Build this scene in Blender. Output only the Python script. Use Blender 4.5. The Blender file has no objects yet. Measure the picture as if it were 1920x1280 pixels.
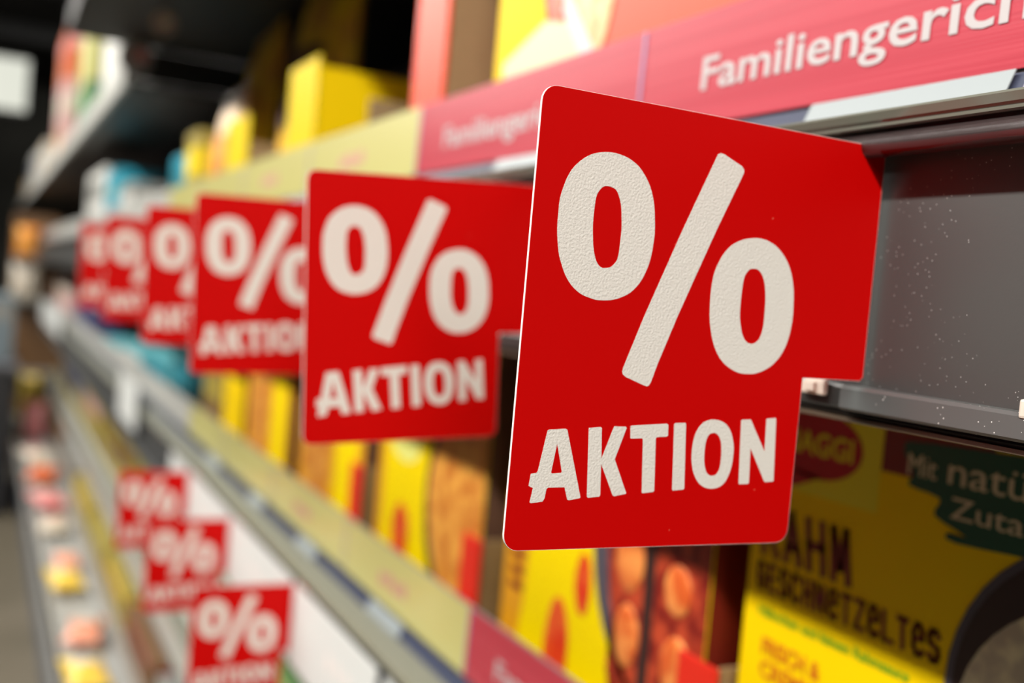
import bpy, bmesh, math, random
from mathutils import Matrix, Vector
random.seed(7)
C = bpy.context.scene.collection
SC = bpy.context.scene
CZ = 1.30          # eye height of the camera above the floor; x: into the shelf, y: along the aisle, z: up
R = math.radians

# ------------------------------------------------------------------ camera, world, lights, exposure
cam_data = bpy.data.cameras.new('camera')
cam_data.sensor_width = 36.0
cam_data.lens = 37.5
cam_data.clip_start = 0.01
cam_data.clip_end = 60
cam_data.dof.use_dof = True
cam_data.dof.focus_distance = 0.318
cam_data.dof.aperture_fstop = 5.6
cam = bpy.data.objects.new('camera', cam_data)
C.objects.link(cam)
cam.matrix_world = Matrix(((0.89256, -0.06002, -0.44692, 0.0),
                           (-0.44234, 0.07596, -0.89362, 0.0),
                           (0.08759, 0.99530, 0.04125, CZ),
                           (0, 0, 0, 1)))
SC.camera = cam

SC.view_settings.view_transform = 'Standard'
SC.view_settings.look = 'None'
SC.view_settings.gamma = 1.0
SC.view_settings.use_curve_mapping = False
SC.view_settings.exposure = 0.0
SC.cycles.use_denoising = True
SC.cycles.max_bounces = 6
SC.cycles.sample_clamp_indirect = 4.0

world = bpy.data.worlds.new('world')
SC.world = world
world.use_nodes = True
world.node_tree.nodes['Background'].inputs[0].default_value = (0.82, 0.86, 1.0, 1)
world.node_tree.nodes['Background'].inputs[1].default_value = 0.03


def strip_light(name, loc, sx, sy, watts, color=(1, 0.96, 0.9), rot=(0, 0, 0)):
    l = bpy.data.lights.new(name, 'AREA')
    l.shape = 'RECTANGLE'
    l.size = sx
    l.size_y = sy
    l.energy = watts
    l.color = color
    o = bpy.data.objects.new(name, l)
    C.objects.link(o)
    o.location = loc
    o.rotation_euler = rot
    return o


KEY_X, KEY_Z = -1.25, CZ + 1.75
strip_light('aisle_tube_light', (KEY_X, 1.0, KEY_Z), 0.10, 14.0, 480, rot=(0, R(-40), 0))
strip_light('rear_fill_light', (KEY_X, -3.2, KEY_Z), 0.10, 4.0, 70, rot=(R(42), R(-28), 0))  # added fill strip behind the camera, brightens the sign faces

# ------------------------------------------------------------------ materials
MATS = {}


def mat(name, col, rough=0.5, metal=0.0, spec=0.5, noise=0.0, nscale=60, bump=0.0, bscale=400, coat=0.0,
        col2=None, emit=None, streak=None):
    """Principled material; col2 + noise mixes a second colour by a procedural pattern; bump gives fine relief."""
    if name in MATS:
        return MATS[name]
    m = bpy.data.materials.new(name)
    m.use_nodes = True
    nt = m.node_tree
    b = nt.nodes['Principled BSDF']
    b.inputs['Base Color'].default_value = (*col, 1)
    b.inputs['Roughness'].default_value = rough
    b.inputs['Metallic'].default_value = metal
    b.inputs['Specular IOR Level'].default_value = spec
    b.inputs['Coat Weight'].default_value = coat
    b.inputs['Coat Roughness'].default_value = 0.12
    if emit:
        b.inputs['Emission Color'].default_value = (*emit[0], 1)
        b.inputs['Emission Strength'].default_value = emit[1]
    tc = nt.nodes.new('ShaderNodeTexCoord')
    mp = nt.nodes.new('ShaderNodeMapping')
    nt.links.new(tc.outputs['Object'], mp.inputs['Vector'])
    if streak:
        mp.inputs['Scale'].default_value = streak
    if noise > 0 or col2:
        n = nt.nodes.new('ShaderNodeTexNoise')
        n.inputs['Scale'].default_value = nscale
        n.inputs['Detail'].default_value = 4
        nt.links.new(mp.outputs['Vector'], n.inputs['Vector'])
        r = nt.nodes.new('ShaderNodeValToRGB')
        r.color_ramp.elements[0].position = 0.42
        r.color_ramp.elements[1].position = 0.58
        r.color_ramp.elements[0].color = (*col, 1)
        c2 = col2 if col2 else tuple(min(1, c * (1 + noise)) for c in col)
        r.color_ramp.elements[1].color = (*c2, 1)
        nt.links.new(n.outputs['Fac'], r.inputs['Fac'])
        nt.links.new(r.outputs['Color'], b.inputs['Base Color'])
    if bump > 0:
        n2 = nt.nodes.new('ShaderNodeTexNoise')
        n2.inputs['Scale'].default_value = bscale
        n2.inputs['Detail'].default_value = 3
        nt.links.new(mp.outputs['Vector'], n2.inputs['Vector'])
        bp = nt.nodes.new('ShaderNodeBump')
        bp.inputs['Strength'].default_value = bump
        bp.inputs['Distance'].default_value = 0.0005
        nt.links.new(n2.outputs['Fac'], bp.inputs['Height'])
        nt.links.new(bp.outputs['Normal'], b.inputs['Normal'])
    MATS[name] = m
    return m


def speck_mat(name, col, rough, speck=(0.8, 0.8, 0.78), scale=260, amount=0.06, bump=0.0, spec=0.5, cover=0.62):
    """A plastic or print with a few pale dust specks and hairline scratches."""
    m = mat(name, col, rough, spec=spec, bump=bump, bscale=900)
    nt = m.node_tree
    b = nt.nodes['Principled BSDF']
    mp = [n for n in nt.nodes if n.type == 'MAPPING'][0]
    v = nt.nodes.new('ShaderNodeTexVoronoi')
    v.inputs['Scale'].default_value = scale
    v.inputs['Randomness'].default_value = 1
    nt.links.new(mp.outputs['Vector'], v.inputs['Vector'])
    lt = nt.nodes.new('ShaderNodeMath'); lt.operation = 'LESS_THAN'
    lt.inputs[1].default_value = amount
    nt.links.new(v.outputs['Distance'], lt.inputs[0])
    n = nt.nodes.new('ShaderNodeTexNoise')
    n.inputs['Scale'].default_value = 25
    nt.links.new(mp.outputs['Vector'], n.inputs['Vector'])
    gt = nt.nodes.new('ShaderNodeMath'); gt.operation = 'GREATER_THAN'
    gt.inputs[1].default_value = cover
    nt.links.new(n.outputs['Fac'], gt.inputs[0])
    mu = nt.nodes.new('ShaderNodeMath'); mu.operation = 'MULTIPLY'
    nt.links.new(lt.outputs[0], mu.inputs[0]); nt.links.new(gt.outputs[0], mu.inputs[1])
    mx = nt.nodes.new('ShaderNodeMix'); mx.data_type = 'RGBA'
    mx.inputs[6].default_value = (*col, 1)
    mx.inputs[7].default_value = (*speck, 1)
    nt.links.new(mu.outputs[0], mx.inputs[0])
    nt.links.new(mx.outputs[2], b.inputs['Base Color'])
    return m


RED = speck_mat('sign_red', (0.55, 0.0004, 0.0002), 0.45, speck=(0.75, 0.15, 0.1), scale=170, amount=0.05, bump=0.06, spec=0.12)
WHITE = mat('sign_white', (0.76, 0.72, 0.66), 0.55, bump=0.55, bscale=1300, spec=0.35)
EDGE = mat('sign_edge_white', (0.9, 0.88, 0.82), 0.5)
PINK = mat('pink_strip', (0.44, 0.030, 0.052), 0.35, coat=0.35, col2=(0.49, 0.044, 0.068), nscale=50, streak=(1, 0.05, 6), bump=0.15, bscale=120)
YSTRIP = mat('yellow_strip', (0.56, 0.52, 0.19), 0.35, coat=0.4)
OSTRIP = mat('olive_strip', (0.42, 0.33, 0.06), 0.4, coat=0.3)
GSTRIP = mat('pale_grey_strip', (0.42, 0.42, 0.39), 0.4)
STRIP_TXT = mat('strip_white_print', (0.48, 0.44, 0.44), 0.4)
ROSE = mat('rose_print', (0.55, 0.28, 0.22), 0.5)
VIOLET = mat('joint_violet', (0.32, 0.25, 0.42), 0.35)
CHAN = speck_mat('grey_channel_plastic', (0.064, 0.066, 0.064), 0.36, speck=(0.42, 0.42, 0.41), scale=520, amount=0.10, bump=0.05, cover=0.52)
LIPG = speck_mat('grey_lip_plastic', (0.105, 0.11, 0.108), 0.3, speck=(0.8, 0.8, 0.78), scale=420, amount=0.09, cover=0.56)
DARKP = mat('dark_plastic', (0.02, 0.018, 0.018), 0.28)
GUTTER = mat('olive_gutter', (0.17, 0.175, 0.14), 0.4)
SLOPE = mat('blue_grey_slope', (0.055, 0.064, 0.105), 0.3, coat=0.4)
LIPO = mat('clear_lip_plastic', (0.15, 0.15, 0.12), 0.2, coat=0.7)
STEEL = mat('shelf_steel_dark', (0.05, 0.042, 0.038), 0.5, col2=(0.06, 0.05, 0.045), nscale=30)
BROWNE = mat('rail_edge_brown', (0.10, 0.075, 0.05), 0.4)
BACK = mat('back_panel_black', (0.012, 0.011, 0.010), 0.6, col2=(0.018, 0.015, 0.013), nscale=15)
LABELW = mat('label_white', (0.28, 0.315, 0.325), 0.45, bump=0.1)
CARDW = mat('card_white', (0.66, 0.68, 0.66), 0.5, bump=0.05)
WSTEEL = mat('white_steel', (0.50, 0.50, 0.46), 0.4)
YEL = mat('carton_yellow', (0.88, 0.60, 0.0), 0.5, spec=0.12)
YEL2 = mat('carton_lemon', (0.88, 0.66, 0.0), 0.5, spec=0.12)
AMB = mat('carton_amber', (0.75, 0.33, 0.01), 0.4)
LOGOY = mat('logo_yellow', (0.80, 0.70, 0.01), 0.4)
LOGOR = mat('logo_red', (0.42, 0.004, 0.004), 0.4)
BRN = mat('print_brown', (0.19, 0.014, 0.005), 0.45)
DGREEN = mat('print_dark_green', (0.006, 0.075, 0.035), 0.45)
LGREEN = mat('print_light_green', (0.16, 0.36, 0.01), 0.45)
ORP = mat('print_orange', (0.62, 0.16, 0.004), 0.45)
CREAM = mat('print_cream', (0.72, 0.60, 0.38), 0.45)
PAN = mat('pan_grey', (0.085, 0.075, 0.095), 0.35)
PANIN = mat('pan_inside', (0.035, 0.015, 0.013), 0.4)
PANW = mat('pan_white', (0.62, 0.58, 0.56), 0.4)
SAUCE = mat('cream_sauce', (0.50, 0.42, 0.30), 0.45, col2=(0.75, 0.66, 0.42), nscale=70)
TSAUCE = mat('tomato_sauce', (0.20, 0.010, 0.006), 0.4, col2=(0.50, 0.06, 0.02), nscale=60)
MEAT = mat('meatball', (0.66, 0.11, 0.02), 0.4, col2=(0.86, 0.30, 0.07), nscale=45)
PASTA = mat('pasta_orange', (0.55, 0.17, 0.02), 0.45, col2=(0.80, 0.38, 0.06), nscale=40)
TOMATO = mat('tomato_red', (0.72, 0.04, 0.01), 0.35, col2=(0.80, 0.12, 0.02), nscale=40)
TRAYR = mat('tray_red', (0.72, 0.022, 0.008), 0.45)
TRAYO = mat('tray_orange_red', (0.86, 0.07, 0.02), 0.45)
TRAYB = mat('tray_cardboard', (0.30, 0.19, 0.085), 0.75, col2=(0.34, 0.22, 0.10), nscale=80, streak=(1, 1, 8))
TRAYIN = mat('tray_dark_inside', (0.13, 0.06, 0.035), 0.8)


# ------------------------------------------------------------------ helpers
def tag(o, label=None, cat=None, group=None, kind=None):
    if label: o['label'] = label
    if cat: o['category'] = cat
    if group: o['group'] = group
    if kind: o['kind'] = kind
    return o


def empty(name, loc=(0, 0, 0), rot=(0, 0, 0), scale=1.0):
    o = bpy.data.objects.new(name, None)
    o.empty_display_size = 0.02
    C.objects.link(o)
    o.location = (loc[0], loc[1], loc[2] + CZ)
    o.rotation_euler = rot
    o.scale = (scale,) * 3
    return o


def thing(name, label, cat, loc=(0, 0, 0), rot=(0, 0, 0), group=None, scale=1.0):
    return tag(empty(name, loc, rot, scale), label, cat, group)


def mesh_obj(name, verts, faces, m, parent=None, smooth=False, raw=False):
    me = bpy.data.meshes.new(name)
    me.from_pydata(verts, [], faces)
    me.materials.append(m)
    if smooth:
        for p in me.polygons: p.use_smooth = True
    me.update()
    o = bpy.data.objects.new(name, me)
    C.objects.link(o)
    if parent is not None: o.parent = parent
    elif not raw: o.location.z += CZ
    return o


def finish(name, bm, m, parent=None, smooth=False):
    me = bpy.data.meshes.new(name)
    bmesh.ops.recalc_face_normals(bm, faces=bm.faces)
    bm.to_mesh(me)
    bm.free()
    for mm in (m if isinstance(m, (list, tuple)) else (m,)):
        me.materials.append(mm)
    if smooth:
        for p in me.polygons: p.use_smooth = True
    o = bpy.data.objects.new(name, me)
    C.objects.link(o)
    if parent is not None: o.parent = parent
    else: o.location.z += CZ
    return o


def bm_box(bm, lo, hi, bevel=0.0, seg=2):
    r = bmesh.ops.create_cube(bm, size=1)
    vs = r['verts']
    for v in vs:
        v.co = Vector(((lo[i] + hi[i]) / 2 + v.co[i] * (hi[i] - lo[i]) for i in range(3)))
    if bevel > 0:
        es = list({e for v in vs for e in v.link_edges})
        bmesh.ops.bevel(bm, geom=es, offset=bevel, segments=seg, affect='EDGES', profile=0.6)


def box(name, lo, hi, m, parent=None, bevel=0.0, seg=2):
    bm = bmesh.new()
    bm_box(bm, lo, hi, bevel, seg)
    return finish(name, bm, m, parent)


def extrude_profile(name, prof, y0, y1, m, parent=None, thick=0.0015, closed=False):
    """prof: list of (x, z); swept along y. An open profile becomes a sheet of the given thickness."""
    if not closed:
        off = []
        for i, (x, z) in enumerate(prof):
            a = prof[max(0, i - 1)]; b = prof[min(len(prof) - 1, i + 1)]
            d = Vector((b[0] - a[0], b[1] - a[1])).normalized()
            off.append((x - d.y * thick, z + d.x * thick))
        ring = list(prof) + off[::-1]
    else:
        ring = list(prof)
    n = len(ring)
    verts = [(x, y0, z) for x, z in ring] + [(x, y1, z) for x, z in ring]
    faces = [(i, (i + 1) % n, n + (i + 1) % n, n + i) for i in range(n)]
    bm = bmesh.new()
    vv = [bm.verts.new(v) for v in verts]
    for f in faces: bm.faces.new([vv[k] for k in f])
    for base, rev in ((0, False), (n, True)):
        half = len(prof)
        if not closed:
            for i in range(half - 1):
                bm.faces.new([vv[base + i], vv[base + i + 1], vv[base + n - 2 - i], vv[base + n - 1 - i]])
        else:
            bm.faces.new([vv[base + i] for i in range(n)])
    return finish(name, bm, m, parent)


def smooth_loop(pts, k=4):
    out = []
    n = len(pts)
    for i in range(n):
        p0, p1, p2, p3 = pts[i - 1], pts[i], pts[(i + 1) % n], pts[(i + 2) % n]
        for j in range(k):
            t = j / k
            out.append(tuple(0.5 * ((2 * p1[a]) + (-p0[a] + p2[a]) * t + (2 * p0[a] - 5 * p1[a] + 4 * p2[a] - p3[a]) * t * t
                                    + (-p0[a] + 3 * p1[a] - 3 * p2[a] + p3[a]) * t ** 3) for a in (0, 1)))
    return out


def flat_shape(name, loops, thick, m, parent, frame, bevel=0.0):
    """Closed 2-D outlines (holes by nesting) as a thin solid print. frame: 4x4 taking (u, v, out) to the parent's space."""
    cu = bpy.data.curves.new(name, 'CURVE')
    cu.dimensions = '2D'
    cu.fill_mode = 'BOTH'
    cu.extrude = thick / 2
    cu.bevel_depth = bevel
    cu.bevel_resolution = 1
    for lp in loops:
        s = cu.splines.new('POLY')
        s.points.add(len(lp) - 1)
        for p, (u, v) in zip(s.points, lp): p.co = (u, v, 0, 1)
        s.use_cyclic_u = True
    return curve_to_mesh(name, cu, thick / 2, m, parent, frame)


def curve_to_mesh(name, cu, lift, m, parent, frame):
    tmp = bpy.data.objects.new('tmp', cu)
    C.objects.link(tmp)
    dg = bpy.context.evaluated_depsgraph_get()
    me = bpy.data.meshes.new_from_object(tmp.evaluated_get(dg))
    C.objects.unlink(tmp)
    bpy.data.objects.remove(tmp)
    me.name = name
    me.transform(frame @ Matrix.Translation((0, 0, lift)))
    me.materials.clear()
    me.materials.append(m)
    o = bpy.data.objects.new(name, me)
    C.objects.link(o)
    if parent is not None: o.parent = parent
    return o


def lettering(name, text, u, v, width, height, m, parent, frame, bold=0.02, shear=0.0, thick=0.0003, slope=0.0, cap=None):
    """Text fitted to a width and a height (height of its capitals) with its lower left corner at (u, v)."""
    cu = bpy.data.curves.new(name, 'FONT')
    cu.body = text
    cu.size = 1.0
    cu.offset = bold
    cu.shear = shear
    cu.resolution_u = 3
    cu.extrude = 0.001
    tmp = bpy.data.objects.new('tmp', cu)
    C.objects.link(tmp)
    dg = bpy.context.evaluated_depsgraph_get()
    me = bpy.data.meshes.new_from_object(tmp.evaluated_get(dg))
    C.objects.unlink(tmp)
    bpy.data.objects.remove(tmp)
    me.name = name
    xs = [p.co.x for p in me.vertices]
    x0, x1 = min(xs), max(xs)
    ch = 0.73 + 2 * bold
    sx, sy = width / (x1 - x0), height / ch
    sl = Matrix(((1, 0, 0, 0), (slope, 1, 0, 0), (0, 0, 1, 0), (0, 0, 0, 1)))
    me.transform(frame @ Matrix.Translation((u, v, thick / 2)) @ sl @ Matrix.Diagonal((sx, sy, thick / 0.002, 1)) @ Matrix.Translation((-x0, bold, 0)))
    me.materials.clear()
    me.materials.append(m)
    o = bpy.data.objects.new(name, me)
    C.objects.link(o)
    if parent is not None: o.parent = parent
    return o


def frame_neg_y(x=0, y=0, z=0):      # u -> +x, v -> +z, out -> -y   (faces the camera end of the aisle)
    return Matrix(((1, 0, 0, x), (0, 0, -1, y), (0, 1, 0, z), (0, 0, 0, 1)))


def frame_neg_x(x=0, y=0, z=0):      # u -> -y, v -> +z, out -> -x   (faces the aisle)
    return Matrix(((0, 0, -1, x), (-1, 0, 0, y), (0, 1, 0, z), (0, 0, 0, 1)))


def clip(poly, u0, u1, v0, v1):
    for ax, lim, sgn in ((0, u0, 1), (0, u1, -1), (1, v0, 1), (1, v1, -1)):
        out = []
        for i in range(len(poly)):
            a, b = poly[i - 1], poly[i]
            ia, ib = (a[ax] - lim) * sgn >= 0, (b[ax] - lim) * sgn >= 0
            if ia != ib:
                t = (lim - a[ax]) / (b[ax] - a[ax])
                out.append((a[0] + (b[0] - a[0]) * t, a[1] + (b[1] - a[1]) * t))
            if ib: out.append(b)
        poly = out
        if not poly: return poly
    return poly


def ell(cx, cy, rx, ry, n=40, wob=0.0, seed=0):
    rr = random.Random(seed)
    ph = [rr.uniform(0, 6.28) for _ in range(3)]
    return [(cx + rx * math.cos(a) * (1 + wob * math.sin(3 * a + ph[0]) + wob * 0.6 * math.sin(5 * a + ph[1])),
             cy + ry * math.sin(a) * (1 + wob * math.sin(2 * a + ph[2]))) for a in [2 * math.pi * i / n for i in range(n)]]


def rect(u0, v0, u1, v1, r=0.0):
    if r <= 0: return [(u0, v0), (u1, v0), (u1, v1), (u0, v1)]
    pts = []
    for cx, cy, a0 in ((u1 - r, v0 + r, -90), (u1 - r, v1 - r, 0), (u0 + r, v1 - r, 90), (u0 + r, v0 + r, 180)):
        for k in range(5):
            a = R(a0 + 22.5 * k)
            pts.append((cx + r * math.cos(a), cy + r * math.sin(a)))
    return pts


def copy_tree(o, parent=None):
    c = o.copy()
    C.objects.link(c)
    if parent is not None: c.parent = parent
    for ch in list(o.children): copy_tree(ch, c)
    return c

# ------------------------------------------------------------------ the room
box('floor', (-4, -3, -CZ - 0.05), (3, 14, -CZ), mat('floor_stone', (0.13, 0.11, 0.075), 0.4, col2=(0.16, 0.135, 0.095), nscale=3), bevel=0)['kind'] = 'structure'
box('ceiling', (-4, -3, 2.0), (3, 14, 2.05), mat('ceiling_dark', (0.035, 0.035, 0.035), 0.8, col2=(0.045, 0.045, 0.042), nscale=2))['kind'] = 'structure'
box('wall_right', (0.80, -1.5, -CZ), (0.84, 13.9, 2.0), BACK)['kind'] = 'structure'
box('wall_far', (-4, 13.9, -CZ), (3, 14, 2.0), mat('far_wall', (0.10, 0.10, 0.085), 0.7, col2=(0.14, 0.14, 0.12), nscale=1.5))['kind'] = 'structure'

# ------------------------------------------------------------------ shelf tiers
# cross-section of the front of the top tier (x, z); lower tiers repeat it further back and lower
STRIP_A, STRIP_B = (0.3092, 0.1471), (0.3081, 0.0912)
LIP = (0.2697, 0.0736)
Y0, Y1 = 0.02, 7.0


def tier(label, dx, dz, slope_m, chan_m, depth, bar=False, y1=Y1):
    t = thing('metal_shelf', label, 'shelf', (dx, 0, dz))
    extrude_profile('strip_holder', [(STRIP_A[0] + .0012, STRIP_A[1] + .001), (STRIP_B[0] + .0012, STRIP_B[1])], Y0, y1, mat('holder_grey', (0.25, 0.24, 0.26), 0.3), t)
    extrude_profile('label_slope', [(STRIP_B[0] - .0002, STRIP_B[1] - .0016), (0.3020, 0.0777)], Y0, y1, slope_m, t, thick=-0.0010)
    extrude_profile('label_gutter', [(0.3019, 0.0773), (LIP[0] + .002, LIP[1] - .0042)], Y0, y1, GUTTER, t, thick=-0.0010)
    extrude_profile('front_lip', [(LIP[0] + .0030, LIP[1] + .0016), (LIP[0] + .0004, LIP[1] + .0012), (LIP[0], LIP[1] + .0004), (LIP[0] + .0010, LIP[1] - .0022),
                                  (LIP[0] + .0034, LIP[1] - .0046), (LIP[0] + .0060, LIP[1] - .0046)], Y0, y1, LIPO, t, closed=True)
    extrude_profile('channel_roof', [(LIP[0] + .004, LIP[1] - .0045), (0.2865, 0.0655)], Y0, y1, DARKP, t, thick=0.0015)
    extrude_profile('sign_channel', [(0.2845, 0.0660), (0.2840, 0.0)], Y0, y1, chan_m, t, thick=0.0015)
    extrude_profile('sign_channel', [(0.2840, 0.0), (0.2840, -0.0213)], Y0, y1, chan_m, t, thick=0.0015)
    extrude_profile('lower_lip', [(0.2858, -0.0206), (0.2805, -0.0210), (0.2795, -0.0222), (0.2795, -0.0290), (0.2805, -0.0300), (0.2858, -0.0300)],
                    Y0, 0.291 if bar else y1, LIPG, t, closed=True)
    if bar:
        extrude_profile('lower_lip', [(0.2858, -0.0206), (0.2825, -0.0210), (0.2820, -0.0222), (0.2820, -0.0290), (0.2828, -0.0300), (0.2858, -0.0300)], 0.2915, y1, mat('lip_dark_grey', (0.04, 0.042, 0.04), 0.35), t, closed=True)
    extrude_profile('bottom_groove', [(0.2850, -0.0300), (0.2835, -0.0312), (0.2850, -0.0325), (0.2880, -0.0325), (0.2880, -0.0300)], Y0, y1, DARKP, t, closed=True)
    extrude_profile('bottom_edge', [(0.2838, -0.0326), (0.2838, -0.0342), (0.2890, -0.0350), (0.2890, -0.0326)], Y0, y1, BROWNE, t, closed=True)
    box('shelf_board', (0.2895, Y0, 0.030), (depth - dx, y1, 0.038), STEEL, t)
    box('shelf_board_underside', (0.2895, Y0, -0.035), (depth - dx, y1, -0.0335), STEEL, t)
    box('front_beam', (0.2895, Y0, -0.0330), (0.2925, y1, 0.0295), STEEL, t)
    if bar:
        bm = bmesh.new()
        bmesh.ops.create_cone(bm, cap_ends=True, segments=20, radius1=0.0042, radius2=0.0042, depth=0.30)
        bmesh.ops.bevel(bm, geom=[e for e in bm.edges if len(e.link_faces) == 2 and any(len(f.verts) > 4 for f in e.link_faces)], offset=0.003, segments=3, affect='EDGES')
        bmesh.ops.rotate(bm, verts=bm.verts, matrix=Matrix.Rotation(R(90), 3, 'X'))
        bmesh.ops.translate(bm, verts=bm.verts, vec=(0.2742, 0.302 - 0.15, 0.0633))
        finish('hinge_bar', bm, mat('hinge_bar_plastic', (0.05, 0.035, 0.035), 0.25, coat=0.5), t, smooth=True)
    return t


TIER = [(0.0, 0.0), (0.06, -0.40), (0.12, -0.80)]
tier('upper metal shelf with empty grey sign channel behind the nearest red sign', *TIER[0], SLOPE, CHAN, 0.79, bar=True)
tier('middle metal shelf below the upper row of signs, carrying yellow and pink strips', *TIER[1], SLOPE, CHAN, 0.79)
tier('lower metal shelf under the small signs, carrying olive yellow strips', *TIER[2], WSTEEL, WSTEEL, 0.79)

# top shelf, seen only further down the aisle, pale front edge
t = thing('metal_shelf', 'topmost shelf with pale front edge, at upper left above black gap', 'shelf', (0, 0, 0))
extrude_profile('shelf_front', [(0.252, 0.385), (0.250, 0.387), (0.250, 0.444), (0.256, 0.450), (0.262, 0.450), (0.262, 0.385)], 2.5, 11.5, WSTEEL, t, closed=True)
box('shelf_board', (0.263, 2.5, 0.388), (0.79, 11.5, 0.400), STEEL, t)
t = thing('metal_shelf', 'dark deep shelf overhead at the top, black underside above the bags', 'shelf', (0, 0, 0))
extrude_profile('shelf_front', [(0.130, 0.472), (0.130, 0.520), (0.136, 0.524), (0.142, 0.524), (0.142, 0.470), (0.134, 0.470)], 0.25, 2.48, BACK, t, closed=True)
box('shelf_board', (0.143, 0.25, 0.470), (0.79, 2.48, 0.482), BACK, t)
box('gap_light_block', (0.262, 2.482, 0.4005), (0.79, 2.492, 0.4690), BACK, t)  # added plate, blocks light leaking between the two shelves onto the back wall
# bottom deck with its raised front trough
t = thing('base_shelf', 'grey bottom deck with open front trough just above the floor', 'shelf', (0, 0, 0))
DECK = mat('deck_grey', (0.36, 0.36, 0.34), 0.45)
extrude_profile('trough', [(0.195, -0.915), (0.192, -0.955), (0.205, -0.962), (0.345, -0.962), (0.352, -0.925)], 1.2, Y1, DECK, t, thick=0.003)
extrude_profile('plinth', [(0.205, -0.966), (0.222, -0.97), (0.235, -CZ + .001), (0.26, -CZ + .001), (0.26, -0.966)], 1.2, Y1, mat('plinth_blue_grey', (0.13, 0.15, 0.19), 0.4), t, closed=True)
box('deck_board', (0.356, 1.2, -0.960), (0.79, Y1, -0.935), mat('deck_beige', (0.30, 0.26, 0.22), 0.5), t)

# ------------------------------------------------------------------ strip inserts in the holders
def strip_insert(name, label, tier_i, y_far, y_near, m, text=None, group=None, smudge=False):
    dx, dz = TIER[tier_i]
    t = thing(name, label, 'shelf strip', (dx, y_far, dz), group=group)
    L = y_far - y_near
    extrude_profile('strip_card', [(STRIP_A[0] - .0006, STRIP_A[1]), (STRIP_B[0] - .0006, STRIP_B[1] + .0005)], -L + .0008, -.0008, m, t, thick=0.0008)
    tilt = math.atan2(STRIP_A[0] - STRIP_B[0], STRIP_A[1] - STRIP_B[1])
    fr = Matrix.Translation((STRIP_B[0] - .0008, 0, STRIP_B[1])) @ Matrix.Rotation(tilt, 4, 'Y') @ frame_neg_x()
    if text:
        lettering('lettering', text, 0.056, 0.0172, 0.212, 0.0172, STRIP_TXT, t, fr, bold=0.014, thick=0.0002)
    if smudge:
        s = flat_shape('printed_mark', [rect(0.115 + i * .019, 0.018 + (i % 2) * .002, 0.130 + i * .019, 0.030 + (i % 2) * .003, .003) for i in range(4)], 0.0002, ROSE, t, fr)
    flat_shape('end_edge', [rect(0.0, 0.0, 0.0022, 0.0555)], 0.0004, VIOLET, t, fr)
    return t


strip_insert('shelf_strip', 'pink strip with white word at upper right, sharpest and nearest', 0, 0.490, 0.164, PINK, 'Familiengerichte')
strip_insert('shelf_strip', 'pink strip with white word above the second red sign, partly hidden by first sign', 0, 0.816, 0.490, PINK, 'Familiengerichte')
for i, lab in enumerate(('pale yellow strip of the upper shelf, directly left of the pink strips',
                         'pale yellow strip of the upper shelf, second left of the pink strips, above third sign',
                         'pale yellow strip of the upper shelf, third left of the pink strips',
                         'pale yellow strip at the far left end of the upper shelf strips')):
    strip_insert('shelf_strip', lab, 0, 1.142 + .326 * i, 0.816 + .326 * i, YSTRIP, smudge=i < 2)
strip_insert('shelf_strip', 'pale grey strip far along the upper shelf behind the signs', 0, 6.0, 2.12, GSTRIP)
strip_insert('shelf_strip', 'pink strip of the middle shelf at the bottom edge, with white word', 1, 0.770, 0.444, PINK, 'Familiengerichte')
for i, lab in enumerate(('yellow strip of the middle shelf, directly left of the pink one',
                         'yellow strip of the middle shelf, second left of the pink one',
                         'yellow strip of the middle shelf, third left, below the second sign',
                         'yellow strip at the far left end of the middle shelf strips')):
    strip_insert('shelf_strip', lab, 1, 1.096 + .326 * i, 0.770 + .326 * i, YSTRIP, smudge=i < 2)
strip_insert('shelf_strip', 'pale grey strip far along the middle shelf at left', 1, 7.0, 2.074, GSTRIP)
for i, lab in enumerate(('olive yellow strip of the lower shelf, nearest, behind the small signs',
                         'olive yellow strip of the lower shelf, further away at lower left')):
    strip_insert('shelf_strip', lab, 2, 3.6 + 3.4 * i, 0.6 + 3.0 * i, OSTRIP)


# ------------------------------------------------------------------ price labels on the sloping holders
def slope_label(label, tier_i, y_far, y_near, m=LABELW, group=None):
    dx, dz = TIER[tier_i]
    o = extrude_profile('price_label', [(STRIP_B[0] - .0032, STRIP_B[1] - .0002), (0.2992, 0.0790)], -(y_far - y_near), 0, m, None, thick=0.0005)
    o.location = (dx, y_far, dz + CZ)
    tag(o, label, 'label', group)


slope_label('long white price label beneath the white word at upper right', 0, 0.350, 0.2515)
slope_label('white price label on upper shelf between the first and second red signs', 0, 0.655, 0.540)
slope_label('pinkish white label at the upper right picture edge', 0, 0.2450, 0.200, mat('label_pinkish', (0.50, 0.42, 0.52), 0.4))
for i, (a, b, lab) in enumerate(((0.99, 0.90, 'white price label below the nearest yellow strip of the middle shelf'),
                                 (1.26, 1.18, 'white price label below the second yellow strip of the middle shelf'),
                                 (1.52, 1.44, 'white price label below the third yellow strip of the middle shelf'),
                                 (0.70, 0.62, 'white price label below the pink strip of the middle shelf'),
                                 (1.85, 1.74, 'white price label below the furthest yellow strip of the middle shelf'))):
    slope_label(lab, 1, a, b)

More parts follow.
